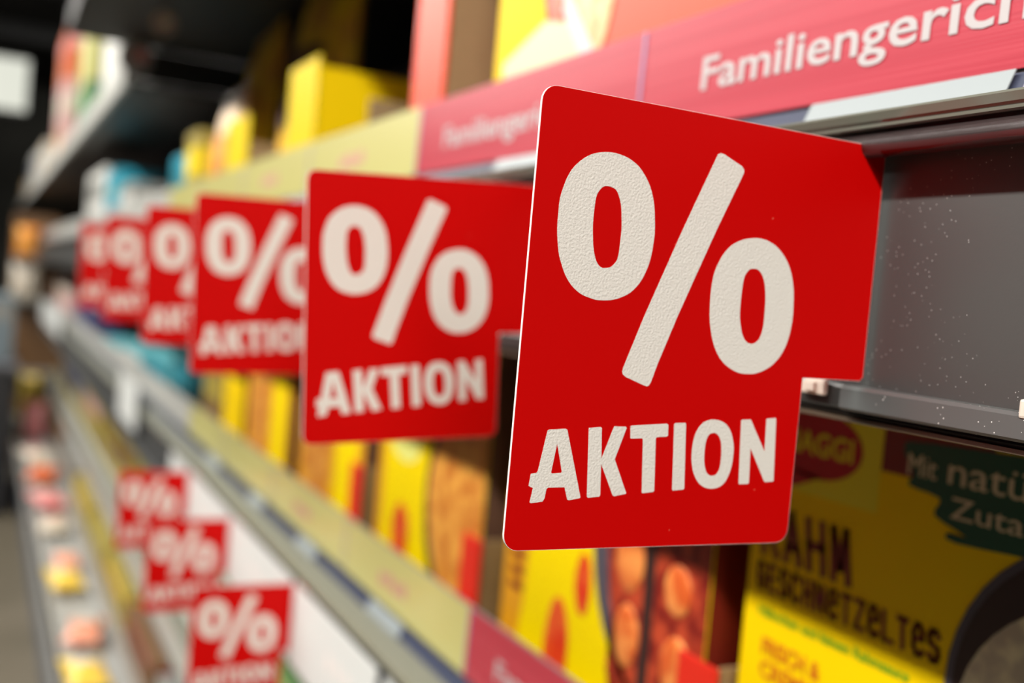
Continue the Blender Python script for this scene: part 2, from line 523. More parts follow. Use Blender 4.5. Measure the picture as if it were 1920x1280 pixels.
# white cards standing in the sign channel of the middle shelf
dx, dz = TIER[1]
for i, (a, b, lab) in enumerate(((1.135, 0.86, 'large white card under the middle shelf, right of the nearest small sign'),
                                 (1.478, 1.145, 'large white card under the middle shelf between two small signs'),
                                 (1.812, 1.488, 'large white card under the middle shelf left of the furthest small sign'),
                                 (2.00, 1.822, 'white card under the middle shelf beyond all the small signs'),
                                 (0.84, 0.50, 'large white card under the middle shelf at the bottom picture edge'))):
    t = thing('shelf_card', lab, 'card', (dx, a, dz))
    box('card', (0.2670, -(a - b), -0.0220), (0.2682, 0, 0.0680), CARDW, t, bevel=0.0004, seg=1)
    flat_shape('printed_mark', [ell(0.14 + .03 * k, 0.026, 0.008, 0.010, 14) for k in range(3)], 0.0002,
               mat('faint_pink_print', (0.78, 0.71, 0.68), 0.5), t, frame_neg_x(0.2670, 0, 0))

# ------------------------------------------------------------------ the red percent signs
# outlines of the print in millimetres from the lower left corner of the sign
GL = {
  'o1o': [(22.23,122.68),(25.31,123.01),(28.45,122.83),(31.95,121.98),(35.33,120.27),(37.8,118.0),(40.13,114.97),(41.79,111.42),(42.84,107.58),(43.65,101.38),(43.62,97.17),(43.13,92.5),(42.06,88.62),(40.02,84.44),(36.91,81.05),(33.66,79.22),(29.89,78.03),(25.35,77.67),(22.19,78.12),(18.77,79.17),(15.5,81.35),(13.11,84.17),(11.38,87.46),(9.97,91.14),(8.85,97.65),(8.73,103.25),(8.89,107.26),(9.71,110.56),(10.77,113.69),(12.52,116.72),(15.47,119.64),(18.56,121.56)],
  'o1i': [(24.73,112.63),(26.43,112.55),(28.19,111.83),(29.48,109.94),(30.54,106.98),(31.17,102.72),(31.4,100.07),(31.36,95.93),(31.16,92.19),(30.54,90.06),(28.79,88.24),(27.16,87.75),(25.47,87.73),(23.92,88.82),(22.74,90.96),(21.79,94.34),(21.19,98.97),(21.02,101.6),(21.06,105.07),(21.33,108.76),(22.08,110.67),(23.35,112.16)],
  'slash': [(65.24,128.01),(66.25,128.47),(67.6,128.33),(75.29,125.38),(76.22,124.42),(76.31,123.66),(76.13,122.98),(67.55,103.94),(55.57,75.27),(49.41,59.04),(47.51,53.17),(46.88,52.08),(46.15,51.78),(45.11,52.01),(37.83,54.44),(36.76,55.23),(36.43,56.06),(36.65,57.33),(42.89,74.36),(54.26,102.51)],
  'o2o': [(81.93,102.56),(84.96,102.87),(88.38,102.5),(91.94,101.29),(95.06,99.25),(97.71,96.57),(99.72,93.37),(101.24,89.43),(102.16,84.96),(102.62,78.63),(102.47,75.19),(101.82,71.05),(100.54,67.32),(98.63,64.03),(95.56,60.93),(92.07,58.95),(88.79,57.89),(85.45,57.62),(82.08,57.79),(78.61,58.96),(75.08,60.99),(72.29,63.93),(70.24,67.55),(68.79,71.84),(67.93,76.15),(67.56,82.22),(67.71,86.59),(68.35,90.33),(69.59,93.49),(71.85,97.19),(74.8,99.9),(78.42,101.69)],
  'o2i': [(83.97,92.62),(85.66,92.56),(87.2,91.57),(88.56,89.7),(89.5,87.09),(90.2,82.89),(90.45,77.76),(90.46,74.38),(89.96,71.44),(88.84,69.12),(87.0,67.88),(85.33,67.79),(83.55,68.57),(81.92,70.7),(80.84,73.74),(80.17,77.02),(79.98,82.09),(80.08,85.87),(80.39,88.99),(81.14,90.82),(82.48,92.27)],
  'A': [(12.25,37.17),(17.9,37.61),(18.59,37.31),(25.45,16.29),(25.17,16.02),(21.39,15.38),(20.76,15.58),(19.42,19.44),(13.7,19.33),(13.17,18.92),(12.76,16.04),(12.17,15.03),(8.2,14.55),(7.71,14.85),(8.42,19.24),(6.86,19.86),(7.29,23.63),(9.1,23.83),(9.6,24.46),(11.71,36.84)],
  'Ai': [(15.47,32.82),(17.98,24.29),(17.79,23.93),(14.54,23.69),(14.26,24.07)],
  'K': [(26.18,38.01),(30.35,38.43),(30.87,38.12),(31.74,28.48),(35.34,38.75),(39.66,38.76),(40.04,38.34),(36.66,28.33),(42.1,17.59),(41.88,17.28),(37.73,16.55),(37.07,16.87),(31.84,26.79),(32.51,16.99),(32.2,16.47),(28.12,16.12),(27.68,16.5)],
  'T': [(41.4,38.9),(41.99,39.17),(55.14,40.11),(55.77,39.69),(55.98,36.23),(55.49,35.91),(51.79,35.61),(51.43,35.27),(52.69,18.31),(52.35,17.88),(48.18,17.46),(47.95,17.89),(46.5,34.86),(46.08,35.17),(41.95,34.98),(41.71,35.3)],
  'I': [(58.02,40.08),(58.51,40.37),(62.3,40.55),(62.68,40.2),(64.38,18.95),(63.88,18.62),(59.97,18.3),(59.62,18.63)],
  'Oo': [(74.07,41.93),(76.58,41.55),(78.9,40.51),(80.8,38.53),(82.04,36.11),(82.96,32.75),(82.98,28.25),(82.23,24.2),(80.41,20.83),(77.84,19.26),(74.6,18.94),(71.8,19.6),(69.45,21.27),(67.51,24.13),(66.35,27.64),(66.01,31.39),(66.34,35.35),(67.45,38.45),(69.34,40.7),(71.66,41.68)],
  'Oi': [(74.05,37.49),(75.45,37.2),(76.69,36.0),(77.63,33.79),(78.06,30.22),(77.99,26.2),(77.02,23.96),(75.46,23.27),(73.8,23.5),(72.41,24.83),(71.37,27.92),(71.1,32.12),(71.47,35.22),(72.47,37.01)],
  'N': [(84.98,41.9),(85.5,42.2),(88.99,42.39),(96.16,31.59),(95.67,42.65),(96.07,42.88),(99.5,43.21),(99.82,42.87),(101.31,21.66),(100.91,21.31),(97.62,21.12),(97.13,21.53),(90.05,32.64),(90.77,20.95),(90.26,20.5),(86.89,20.39),(86.42,20.73)],
}

SW, SH, BW, TH = 137.4, 140.0, 109.8, 82.7        # full width, height, width of the body, height of the tab


def arc(cx, cy, r, a0, a1, n=6):
    return [(cx + r * math.cos(R(a0 + (a1 - a0) * i / n)), cy + r * math.sin(R(a0 + (a1 - a0) * i / n))) for i in range(n + 1)]


def sign_outline(s=0.0):
    r = 5.0
    p = arc(r, r, r - s, 180, 270) + arc(BW - r, r, r - s, 270, 360)
    p += [(BW - s, SH - TH - 1.5 - s), (BW + 1.5, SH - TH - s + 0.0)] if s == 0 else [(BW - s, SH - TH + s)]
    p += [(SW - 1.5, SH - TH + s), (SW - s, SH - TH + 1.5), (SW - s, SH - 1.0), (SW - 1.0, SH - s)]
    p += arc(r, SH - r, r - s, 90, 180)
    return [(a / 1000, b / 1000) for a, b in p]


def mm(k, sm=0):
    l = [(a / 1000, b / 1000) for a, b in GL[k]]
    return smooth_loop(l, sm) if sm else l


def make_sign():
    root = empty('percent_sign')
    flat_shape('sign_plate', [sign_outline()], 0.0009, EDGE, root, frame_neg_y(0, 0.0009, 0))
    flat_shape('red_print', [sign_outline(0.12)], 0.00006, RED, root, frame_neg_y())
    flat_shape('red_back', [sign_outline(0.12)], 0.00006, RED, root, frame_neg_y(0, 0.00096, 0))
    flat_shape('percent_symbol', [mm('o1o', 4), mm('o1i', 4), mm('slash'), mm('o2o', 4), mm('o2i', 4)], 0.00006, WHITE, root, frame_neg_y(0, -0.00006, 0))
    flat_shape('lettering', [mm('A'), mm('Ai'), mm('K'), mm('T'), mm('I'), mm('Oo', 3), mm('Oi', 3), mm('N')], 0.00006, WHITE, root, frame_neg_y(0, -0.00006, 0))
    return root


proto = make_sign()
SX, SZ = 0.1444, -0.0762


def place_sign(y, label, tier_i=0, tilt=0.0, scale=1.0, first=False, yaw=0.0, loc=None):
    """tilt lowers the free outer edge about the tab's end"""
    o = proto if first else copy_tree(proto)
    o.scale = (scale,) * 3
    o.rotation_euler = (0, R(-tilt), R(yaw))
    if loc is None:
        px, pz = SX + SW / 1000, SZ + (SH - TH / 2) / 1000          # middle of the tab's end stays in the channel
        v = Matrix.Rotation(R(-tilt), 3, 'Y') @ Vector((SW / 1000, 0, (SH - TH / 2) / 1000))
        loc = (px - v.x, y, pz - v.z)
    o.location = (loc[0], loc[1], loc[2] + CZ)
    tag(o, label, 'sign')
    return o


place_sign(0.2829, 'large red percent sign reading AKTION in sharp focus, nearest of all', first=True)
place_sign(0.530, 'second red percent sign of the upper row, slightly blurred, left of the sharp one', tilt=3.6)
place_sign(0.850, 'third red percent sign of the upper row, its word cut off by the second', tilt=2.0)
place_sign(1.130, 'fourth red percent sign of the upper row, showing only one round figure', tilt=1.5)
place_sign(1.520, 'fifth red percent sign of the upper row, very blurred, left of the fourth', tilt=1.0)
place_sign(1.930, 'sixth and furthest red percent sign of the upper row, leftmost', tilt=1.0)
LS = 0.905
place_sign(0, 'nearest whole small red sign of the lower row, at bottom edge, its whole symbol readable', scale=LS, loc=(0.2195, 1.139, -0.335 - .14 * LS))
place_sign(0, 'middle small red sign of the lower row, overlapping the one behind', scale=LS, loc=(0.2195, 1.482, -0.341 - .14 * LS))
place_sign(0, 'furthest small red sign of the lower row, at lower left', scale=LS, loc=(0.2195, 1.816, -0.337 - .14 * LS))

# ------------------------------------------------------------------ cartons of ready meals
CW, CH, CD = 0.262, 0.320, 0.060       # width along the shelf, height, depth
FU = lambda s: s


GLYPHS = {'R': [((0, 0), (0, 1), (.75, 1), (.95, .78), (.75, .52), (0, .50)), ((.45, .5), (1, 0))],
          'A': [((0, 0), (.5, 1), (1, 0)), ((.18, .30), (.82, .30))], 'H': [((0, 0), (0, 1)), ((1, 0), (1, 1)), ((0, .5), (1, .5))],
          'M': [((0, 0), (.08, 1), (.5, .25), (.92, 1), (1, 0))], 'G': [((1, .85), (.7, 1), (.25, 1), (0, .75), (0, .25), (.25, 0), (.75, 0), (1, .2), (1, .48), (.55, .48))],
          'E': [((1, 1), (0, 1), (0, 0), (1, 0)), ((0, .52), (.8, .52))], 'S': [((1, .85), (.7, 1), (.25, 1), (0, .8), (.1, .58), (.9, .42), (1, .2), (.75, 0), (.25, 0), (0, .15))],
          'C': [((1, .85), (.7, 1), (.25, 1), (0, .75), (0, .25), (.25, 0), (.7, 0), (1, .15))], 'N': [((0, 0), (0, 1), (1, 0), (1, 1))],
          'e': [((0, .5), (1, .55), (1, .8), (.7, 1), (.3, 1), (0, .75), (0, .25), (.3, 0), (.8, 0), (1, .12))], 'T': [((0, 1), (1, 1)), ((.5, 1), (.5, 0))],
          'Z': [((0, 1), (1, 1), (0, 0), (1, 0))], 'L': [((0, 1), (0, 0), (1, 0))]}


def strokes(name, text, u, v, width, height, pen, m, parent, frame, lean=0.0):
    """Narrow brush capitals drawn with a pen of constant width."""
    pitch = width / len(text)
    cw = pitch - pen * 1.75
    hh = height - pen
    vs, fs = [], []
    for i, ch in enumerate(text):
        for line in GLYPHS[ch]:
            P = [Vector((u + pen / 2 + i * pitch + x * cw + (y * hh) * lean, v + pen / 2 + y * hh)) for x, y in line]
            for a, b in zip(P, P[1:]):
                d = (b - a).normalized() * pen / 2
                n = Vector((-d.y, d.x))
                k = len(vs)
                for q in (a - d + n, a - d - n, b + d - n, b + d + n):
                    vs.append(tuple(frame @ Vector((q.x, q.y, 0.0003))))
                for q in (a - d + n, a - d - n, b + d - n, b + d + n):
                    vs.append(tuple(frame @ Vector((q.x, q.y, 0.0))))
                fs += [(k, k + 1, k + 2, k + 3), (k, k + 4, k + 5, k + 1), (k + 1, k + 5, k + 6, k + 2), (k + 2, k + 6, k + 7, k + 3), (k + 3, k + 7, k + 4, k)]
    return mesh_obj(name, vs, fs, m, parent)


def ready_meal(name, label, style, x, y_left, z, group=None, rot=0.0, lean=0.0, h=CH, w=CW):
    """Carton whose face looks at the aisle; u runs from its left (far) edge to the right, v from its foot up."""
    t = thing(name, label, 'food box', (x, y_left, z), rot=(R(rot), R(lean), 0), group=group)
    body = {'cream': YEL, 'meat': YEL2, 'pasta': YEL2, 'amber': AMB, 'red': TRAYO}[style]
    bm = bmesh.new()
    bm_box(bm, (0, -w, 0), (CD, 0, h), 0.0016, 2)
    finish('carton', bm, body, t)
    F = lambda k=1: frame_neg_x(-0.00025 * (k - 1), 0, 0)
    def shp(n, loops, m, k=1):
        loops = [clip(l, 0.0005, w - 0.0005, 0.0005, h - 0.0005) for l in loops]
        loops = [l for l in loops if len(l) > 2]
        if loops: flat_shape(n, loops, 0.0003, m, t, F(k))
    top = h - 0.006            # height on the carton of z = -0.045 below the eye
    V = lambda zz: top + (zz + 0.045)
    if style == 'cream':
        shp('logo_panel', [rect(0.012, V(-.088), 0.088, V(-.038))], LOGOY)
        shp('brown_panel', [rect(0.0885, V(-.067), 0.150, V(-.034))], BRN)
        shp('logo_oval', [ell(0.045, V(-.062), 0.031, 0.0175, 36), [(0.03, V(-.070)), (0.048, V(-.079)), (0.040, V(-.087)), (0.022, V(-.078))]][:1], LOGOR, 2)
        shp('logo_tail', [[(0.026, V(-.076)), (0.050, V(-.078)), (0.030, V(-.086)), (0.020, V(-.083))]], LOGOR, 2)
        lettering('lettering', 'MAGGI', 0.020, V(-.0675), 0.050, 0.0125, LOGOY, t, F(3), bold=0.02)
        brush = [(0.101, V(-.054)), (0.118, V(-.0495)), (0.240, V(-.047)), (0.255, V(-.060)), (0.250, V(-.070)), (0.235, V(-.072)),
                 (0.225, V(-.083)), (0.185, V(-.0865)), (0.135, V(-.0905)), (0.130, V(-.0870)), (0.140, V(-.0865)), (0.122, V(-.081)), (0.124, V(-.073)), (0.106, V(-.0705)), (0.108, V(-.064))]
        shp('green_banner', [smooth_loop(brush, 3)], DGREEN, 2)
        lettering('lettering', 'Mit', 0.1045, V(-.0655), 0.0165, 0.0105, CREAM, t, F(3), bold=0.0)
        lettering('lettering', 'nat\u00fcrlichen', 0.1275, V(-.0655), 0.108, 0.0132, CREAM, t, F(3), bold=0.0)
        lettering('lettering', 'Zutaten', 0.1305, V(-.0800), 0.062, 0.0098, CREAM, t, F(3), bold=0.0)
        strokes('lettering', 'RAHM', 0.010, V(-.1270), 0.070, 0.0275, 0.0042, BRN, t, F(2), lean=-0.16)
        strokes('lettering', 'GESCHNeTZeLTeS', 0.009, V(-.1455), 0.126, 0.0150, 0.0023, BRN, t, F(2), lean=-0.10)
        lettering('lettering', 'H\u00e4hnchen und feinem Rahmsauce', 0.013, V(-.1590), 0.104, 0.0056, LGREEN, t, F(2), bold=0.012)
        lettering('lettering', 'FRISCH &', 0.018, V(-.1790), 0.044, 0.0098, ORP, t, F(2), bold=0.02)
        lettering('lettering', 'CREMIG', 0.018, V(-.1910), 0.044, 0.0098, ORP, t, F(2), bold=0.02)
        c = (0.212, V(-.150))
        shp('pan_rim', [ell(*c, 0.0755, 0.0755)], PAN, 2)
        shp('pan_inside', [ell(*c, 0.0715, 0.0715)], PANIN, 3)
        shp('creamy_dish', [ell(0.212, V(-.158), 0.066, 0.058, 40, 0.015)], SAUCE, 4)
        for k, (a, b) in enumerate(((-.045, -.002), (.02, .008), (-.02, -.035))):
            shp('meat_piece', [ell(c[0] + a, c[1] + b, 0.014, 0.008, 16, .1, k)], CREAM, 5)
    elif style == 'meat':
        shp('logo_oval', [ell(0.05, V(-.065), 0.034, 0.018, 30)], LOGOR)
        lettering('lettering', 'MAGGI', 0.024, V(-.071), 0.05, 0.012, LOGOY, t, F(2), bold=0.02)
        shp('amber_side', [smooth_loop([(0.0, V(-.13)), (0.045, V(-.13)), (0.038, V(-.20)), (0.03, V(-.26)), (0.0, V(-.29))], 2)], AMB)
        shp('brown_marks', [rect(0.012, V(-.190 - .012 * i), 0.034, V(-.184 - .012 * i), .001) for i in range(4)], BRN, 2)
        shp('dark_spoon', [smooth_loop([(0.192, V(-.06)), (0.203, V(-.06)), (0.208, V(-.2)), (0.206, V(-.30)), (0.196, V(-.30)), (0.197, V(-.2))], 2)], PANIN, 4)
        shp('tomato', [ell(0.092, V(-.256), 0.017, 0.044, 24, .03)], TOMATO, 3)
        shp('tomato', [ell(0.122, V(-.195), 0.010, 0.022, 24, .03)], TOMATO, 3)
        c = (0.235, V(-.150))
        shp('dish_background', [[(0.205, 0), (w, 0), (w, h), (0.16, h), (0.16, V(-.24))]], TSAUCE, 2)
        shp('pan_rim', [ell(*c, 0.104, 0.108)], PAN, 2)
        shp('tomato_dish', [ell(c[0] + .016, c[1]-.010, 0.098, 0.108, 40, .01)], TSAUCE, 3)
        for i, (a, b, rx, ry) in enumerate(((0.178, -.163, .017, .021), (0.232, -.168, .014, .016), (0.181, -.212, .014, .021), (0.236, -.216, .016, .021), (0.232, -.262, .016, .016), (0.228, -.124, .015, .014))):
            bm = bmesh.new()
            bmesh.ops.create_uvsphere(bm, u_segments=14, v_segments=8, radius=1)
            bmesh.ops.scale(bm, verts=bm.verts, vec=(0.0022, rx, ry))
            bmesh.ops.translate(bm, verts=bm.verts, vec=(-0.0009, -min(a, w - rx - .002), V(b)))
            finish('meatball', bm, MEAT, t, smooth=True)
    elif style == 'pasta':
        shp('amber_side', [rect(0.0, V(-.30), 0.018, V(-.05))], AMB)
        shp('lemon_highlight', [ell(0.07, V(-.145), 0.045, 0.028, 24, .05)], mat('lemon_highlight', (0.85, 0.85, 0.22), 0.4))  # pale oval paints a highlight into the colour of the face
        shp('tomato', [ell(0.075, V(-.245), 0.022, 0.032, 24, .03)], TOMATO, 3)
        c = (0.222, V(-.19))
        shp('pan_rim', [ell(*c, 0.090, 0.105)], PANIN, 2)
        shp('pasta_dish', [ell(c[0], c[1], 0.078, 0.094, 40, .03)], PASTA, 3)
        shp('brown_panel', [rect(0.10, V(-.11), w - .001, V(-.034))], mat('dark_brown_print', (0.10, 0.035, 0.008), 0.45), 4)
    elif style == 'amber':
        shp('pasta_dish', [ell(0.08, V(-.20), 0.06, 0.085, 40, .03)], PASTA, 2)
        shp('yellow_panel', [rect(0.16, V(-.30), w - .02, V(-.05))], YEL2, 2)
        shp('brown_panel', [rect(0.0, V(-.11), w - .001, V(-.03))], mat('dark_brown_print', (0.10, 0.035, 0.008), 0.45), 3)
    elif style == 'red':
        shp('yellow_panel', [[(-0.0645, 0.3047), (0.0501, 0.2309), (0.0771, 0.1513), (0.0141, 0.1313), (0.0192, 0.0611)]], YEL, 2)
        shp('cream_panel', [[(0.0141, 0.1313), (0.0771, 0.1513), (0.1117, 0.1447), (0.1299, 0.1209), (0.1187, 0.0674), (0.0238, 0.0607)]], CREAM, 2)
        shp('plate_rim', [[(0.0516, 0.223), (0.0764, 0.2164), (0.1127, 0.1583), (0.1442, 0.1235), (0.1694, 0.0821), (0.1512, 0.0843), (0.1268, 0.1231), (0.0939, 0.1622)]], PANW, 4)
        shp('dish', [[(0.0764, 0.2164), (0.156, 0.1949), (0.1654, 0.1473), (0.1599, 0.129), (0.1511, 0.1141), (0.1442, 0.1235), (0.1127, 0.1583)]], mat('dish_tan', (0.60, 0.36, 0.14), 0.4, col2=(0.80, 0.62, 0.30), nscale=50), 3)
        shp('tomato', [[(0.0761, 0.1768), (0.0915, 0.1751), (0.1034, 0.1585), (0.1001, 0.1486), (0.0889, 0.149), (0.0774, 0.1621)]], TOMATO, 5)
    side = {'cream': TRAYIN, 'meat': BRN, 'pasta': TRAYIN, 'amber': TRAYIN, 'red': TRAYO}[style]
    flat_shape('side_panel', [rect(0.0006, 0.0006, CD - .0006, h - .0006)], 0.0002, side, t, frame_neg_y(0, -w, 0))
    return t


XM = 0.386
ZM = -0.3583
ready_meal('ready_meal_box', 'yellow food box with dark brown lettering and green banner, at lower right edge', 'cream', XM, 0.458, ZM, rot=0.0)
ready_meal('ready_meal_box', 'yellow food box with orange meatballs in a pan, below the sharp sign', 'meat', XM, 0.750, ZM)
ready_meal('ready_meal_box', 'yellow food box with painted pale highlight and orange pasta, left of the sharp sign', 'pasta', XM, 1.058, ZM)
ready_meal('ready_meal_box', 'orange pasta box on the middle shelf, under the second sign', 'amber', XM, 1.370, ZM)
ready_meal('ready_meal_box', 'orange food box on the middle shelf, under the third sign', 'amber', XM, 1.680, ZM, w=0.255)


def tray(label, x, y_left, z, red_m, side_h, w=0.30, inner=TRAYB, flange=0.036, full=0.12, group=None):
    """Open cardboard display tray: base, back, two sides and a printed flange at the right front corner."""
    t = thing('display_tray', label, 'tray', (x, y_left, z), group=group)
    box('tray_base', (0.004, -w, 0.0), (0.24, 0, 0.003), inner, t)
    box('tray_side', (0.004, -w, 0.004), (0.24, -w + .003, side_h), inner, t)
    box('tray_side', (0.004, -0.003, 0.004), (0.24, 0, side_h * .55), inner, t)
    bm = bmesh.new()
    bm_box(bm, (0.0, -w, 0.004), (0.0032, -w + flange, side_h), 0.0012, 2)
    finish('front_flange', bm, red_m, t)
    return t


for i, (yl, h, lab) in enumerate(((0.770, 0.165, 'red edged display tray around the meatball boxes'),
                                  (1.085, 0.160, 'red edged display tray around the boxes with painted pale highlight'),
                                  (1.395, 0.165, 'red edged display tray left of the second yellow box group'),
                                  (0.466, 0.150, 'red edged display tray holding the big lettered box'))):
    tray(lab, XM - .008, yl, -.3618, TRAYR, h, w=0.303)

# upper shelf
XU, ZU = 0.334, 0.0385
ready_meal('ready_meal_box', 'red and yellow food box with white plate, standing behind the pink strip', 'red', XU, 0.735, ZU, h=0.31, w=0.235)
tray('orange red display tray with bare brown cardboard side, above pink strip', XU - .008, 1.020, ZU, TRAYO, 0.262, w=0.200, flange=0.070)
for i, (yl, lab) in enumerate(((0.497, 'plain red tray front at top edge above the pink strip, left one'), (0.405, 'plain red tray front at top edge above the pink strip, right one'))):
    t = thing('display_tray', lab, 'tray', (XU - .004, yl, ZU))
    box('tray_front', (0, -0.088, 0), (0.003, 0, 0.20), TRAYO, t, bevel=0.0008)
    box('tray_side', (0.0035, -0.088, 0), (0.18, -0.0855, 0.20), TRAYB, t)
    box('tray_side', (0.0035, -0.0025, 0), (0.18, 0, 0.20), TRAYB, t)
    box('tray_base', (0.0035, -0.085, 0), (0.18, -0.003, 0.0025), TRAYB, t)

# ------------------------------------------------------------------ more goods
YFL = mat('tray_yellow', (0.68, 0.50, 0.0), 0.5, spec=0.1)
TEAL = mat('carton_teal', (0.02, 0.22, 0.28), 0.4)
TEALL = mat('carton_light_teal', (0.10, 0.36, 0.40), 0.4)
CYAN = mat('carton_cyan', (0.01, 0.30, 0.42), 0.4)
WHT = mat('carton_white', (0.62, 0.62, 0.58), 0.45)
GREENC = mat('carton_green', (0.12, 0.30, 0.09), 0.45)
DKG = mat('carton_dark_green', (0.03, 0.14, 0.06), 0.45)
OLV = mat('carton_olive', (0.34, 0.26, 0.04), 0.45)
BRC = mat('carton_brown', (0.16, 0.08, 0.03), 0.5)
NAVY = mat('carton_navy', (0.03, 0.035, 0.12), 0.45)
DRED = mat('carton_dark_red', (0.28, 0.01, 0.01), 0.45)
GRYC = mat('carton_grey', (0.22, 0.22, 0.20), 0.5)
SALM = mat('pouch_salmon', (0.80, 0.28, 0.16), 0.35, col2=(0.85, 0.42, 0.28), nscale=25)
YPO = mat('pouch_yellow', (0.85, 0.55, 0.06), 0.35, col2=(0.90, 0.68, 0.14), nscale=25)
PNK = mat('pouch_pink', (0.72, 0.20, 0.20), 0.35, col2=(0.80, 0.35, 0.33), nscale=25)
ORR = mat('pouch_orange_red', (0.62, 0.10, 0.02), 0.35, col2=(0.70, 0.18, 0.05), nscale=25)
CRM = mat('pouch_cream', (0.62, 0.52, 0.38), 0.4, col2=(0.70, 0.64, 0.55), nscale=25)
TANP = mat('pouch_tan', (0.62, 0.38, 0.15), 0.4, col2=(0.72, 0.52, 0.28), nscale=20)
YBP = mat('pouch_yellow_brown', (0.92, 0.64, 0.02), 0.4, col2=(0.75, 0.38, 0.05), nscale=14)
RBP = mat('pouch_red_brown', (0.75, 0.10, 0.03), 0.4, col2=(0.80, 0.46, 0.05), nscale=14)
PKG = mat('carton_pale_pink', (0.62, 0.36, 0.34), 0.45)
LIME = mat('carton_lime_yellow', (0.48, 0.46, 0.13), 0.45)


def carton(label, x, y_left, z, w, d, h, m, band=None, group=None, rot=0.0, disc=None, name='carton'):
    """Plain printed carton: body, a coloured band and an oval picture on the face, and a lid seam on top."""
    t = thing(name, label, 'carton', (x, y_left, z), rot=(0, 0, R(rot)), group=group)
    bm = bmesh.new()
    bm_box(bm, (0, -w, 0), (d, 0, h), min(w, d, h) * 0.03, 2)
    finish('carton_body', bm, m, t)
    f = frame_neg_x()
    g = frame_neg_y(0, -w, 0)
    if band:
        flat_shape('printed_band', [rect(w * .08, h * .62, w * .92, h * .86, h * .03)], 0.0004, band, t, f)
        flat_shape('printed_band', [rect(d * .08, h * .62, d * .92, h * .86, h * .03)], 0.0004, band, t, g)
    if disc:
        flat_shape('printed_picture', [ell(w * .5, h * .3, w * .32, h * .2, 24, .03)], 0.0004, disc, t, f)
        flat_shape('printed_picture', [ell(d * .5, h * .3, d * .32, h * .2, 24, .03)], 0.0004, disc, t, g)
    box('lid_seam', (d * .05, -w * .52, h), (d * .95, -w * .48, h + .0006), m, t)
    return t


def pouch(label, loc, size, m, rot=(0, 0, 0), band=None, group=None, cat='bag'):
    """Filled bag: swollen middle, flat crimped seams at head and foot. size = (thickness, width, height)"""
    t = thing('food_bag', label, cat, loc, rot=tuple(R(a) for a in rot), group=group)
    d, w, h = size
    nu, nv = 14, 14
    verts, faces = [], []
    for side in (-1, 1):
        for j in range(nv + 1):
            v = j / nv
            for i in range(nu + 1):
                u = i / nu
                swell = (max(0.0, math.sin(math.pi * u)) ** .45) * (max(0.0, math.sin(math.pi * min(1, v * 1.02))) ** .5)
                wr = 1 + 0.07 * math.sin(17 * u + 5 * v) * math.sin(math.pi * v) + .05 * math.sin(23 * v + 9 * u)
                verts.append((side * (0.0008 + d / 2 * swell * wr), (u - .5) * w * (1 - .07 * math.sin(math.pi * v)), v * h))
    n1 = (nu + 1) * (nv + 1)
    for s in (0, 1):
        for j in range(nv):
            for i in range(nu):
                a = s * n1 + j * (nu + 1) + i
                q = (a, a + 1, a + nu + 2, a + nu + 1)
                faces.append(q if s else q[::-1])
    rim = [i for i in range(nu + 1)] + [j * (nu + 1) + nu for j in range(1, nv + 1)] + [nv * (nu + 1) + i for i in range(nu - 1, -1, -1)] + [j * (nu + 1) for j in range(nv - 1, 0, -1)]
    for k in range(len(rim)):
        a, b = rim[k], rim[(k + 1) % len(rim)]
        faces.append((a, b, b + n1, a + n1))
    mesh_obj('bag_body', verts, faces, m, t, smooth=True)
    for zz, nm in ((h - .002, 'top_seam'), (-.006, 'bottom_seam')):
        vs, fs = [], []
        n = 24
        for i in range(n + 1):
            y = (i / n - .5) * w
            zig = .0012 if i % 2 else 0
            for xx in (-.0009, .0009):
                vs.append((xx, y, zz)); vs.append((xx, y, zz + .009 + zig))
        for i in range(n):
            a = i * 4
            fs += [(a, a + 4, a + 5, a + 1), (a + 2, a + 3, a + 7, a + 6), (a + 1, a + 5, a + 7, a + 3), (a, a + 2, a + 6, a + 4)]
        mesh_obj(nm, vs, fs, m, t)
    if band:
        vs, fs = [], []
        for side in (-1,):
            for j in range(4):
                v = .42 + .28 * j / 3
                for i in range(9):
                    u = .18 + .64 * i / 8
                    swell = (math.sin(math.pi * u) ** .45) * (math.sin(math.pi * v) ** .5)
                    vs.append((side * (0.0022 + d / 2 * swell * 1.10), (u - .5) * w * (1 - .07 * math.sin(math.pi * v)), v * h))
            for j in range(3):
                for i in range(8):
                    a = j * 9 + i
                    fs.append((a, a + 9, a + 10, a + 1))
        mesh_obj('printed_band', vs, fs, band, t, smooth=True)
    return t


# upper shelf, from the yellow tray leftwards
t = thing('display_tray', 'bright yellow display tray above the pale yellow strip, behind second sign', 'tray', (0.326, 1.325, ZU))
box('front_flange', (0, -0.125, 0.0), (0.003, 0, 0.216), YFL, t, bevel=0.001)
box('tray_side', (0.0035, -0.125, 0.0), (0.115, -0.1215, 0.204), YEL, t)
box('tray_side', (0.0035, -0.0035, 0.0), (0.115, 0, 0.120), YEL, t)
box('tray_base', (0.0035, -0.121, 0.0), (0.115, -0.004, 0.003), TRAYB, t)
t = thing('display_tray', 'narrow yellow tray with brown cardboard side, above third red sign', 'tray', (0.326, 1.700, ZU))
box('front_flange', (0, -0.150, 0.0), (0.003, 0, 0.190), YFL, t, bevel=0.001)
box('tray_side', (0.0035, -0.150, 0.0), (0.045, -0.1465, 0.150), TRAYB, t)
box('tray_side', (0.0035, -0.0035, 0.0), (0.045, 0, 0.150), TRAYB, t)
box('tray_base', (0.0035, -0.146, 0.0), (0.045, -0.004, 0.003), TRAYB, t)
pouch('red and brown bag standing in shade above the yellow tray', (0.495, 1.130, ZU + .014), (0.07, 0.19, 0.38), RBP, rot=(0, 6, 8))
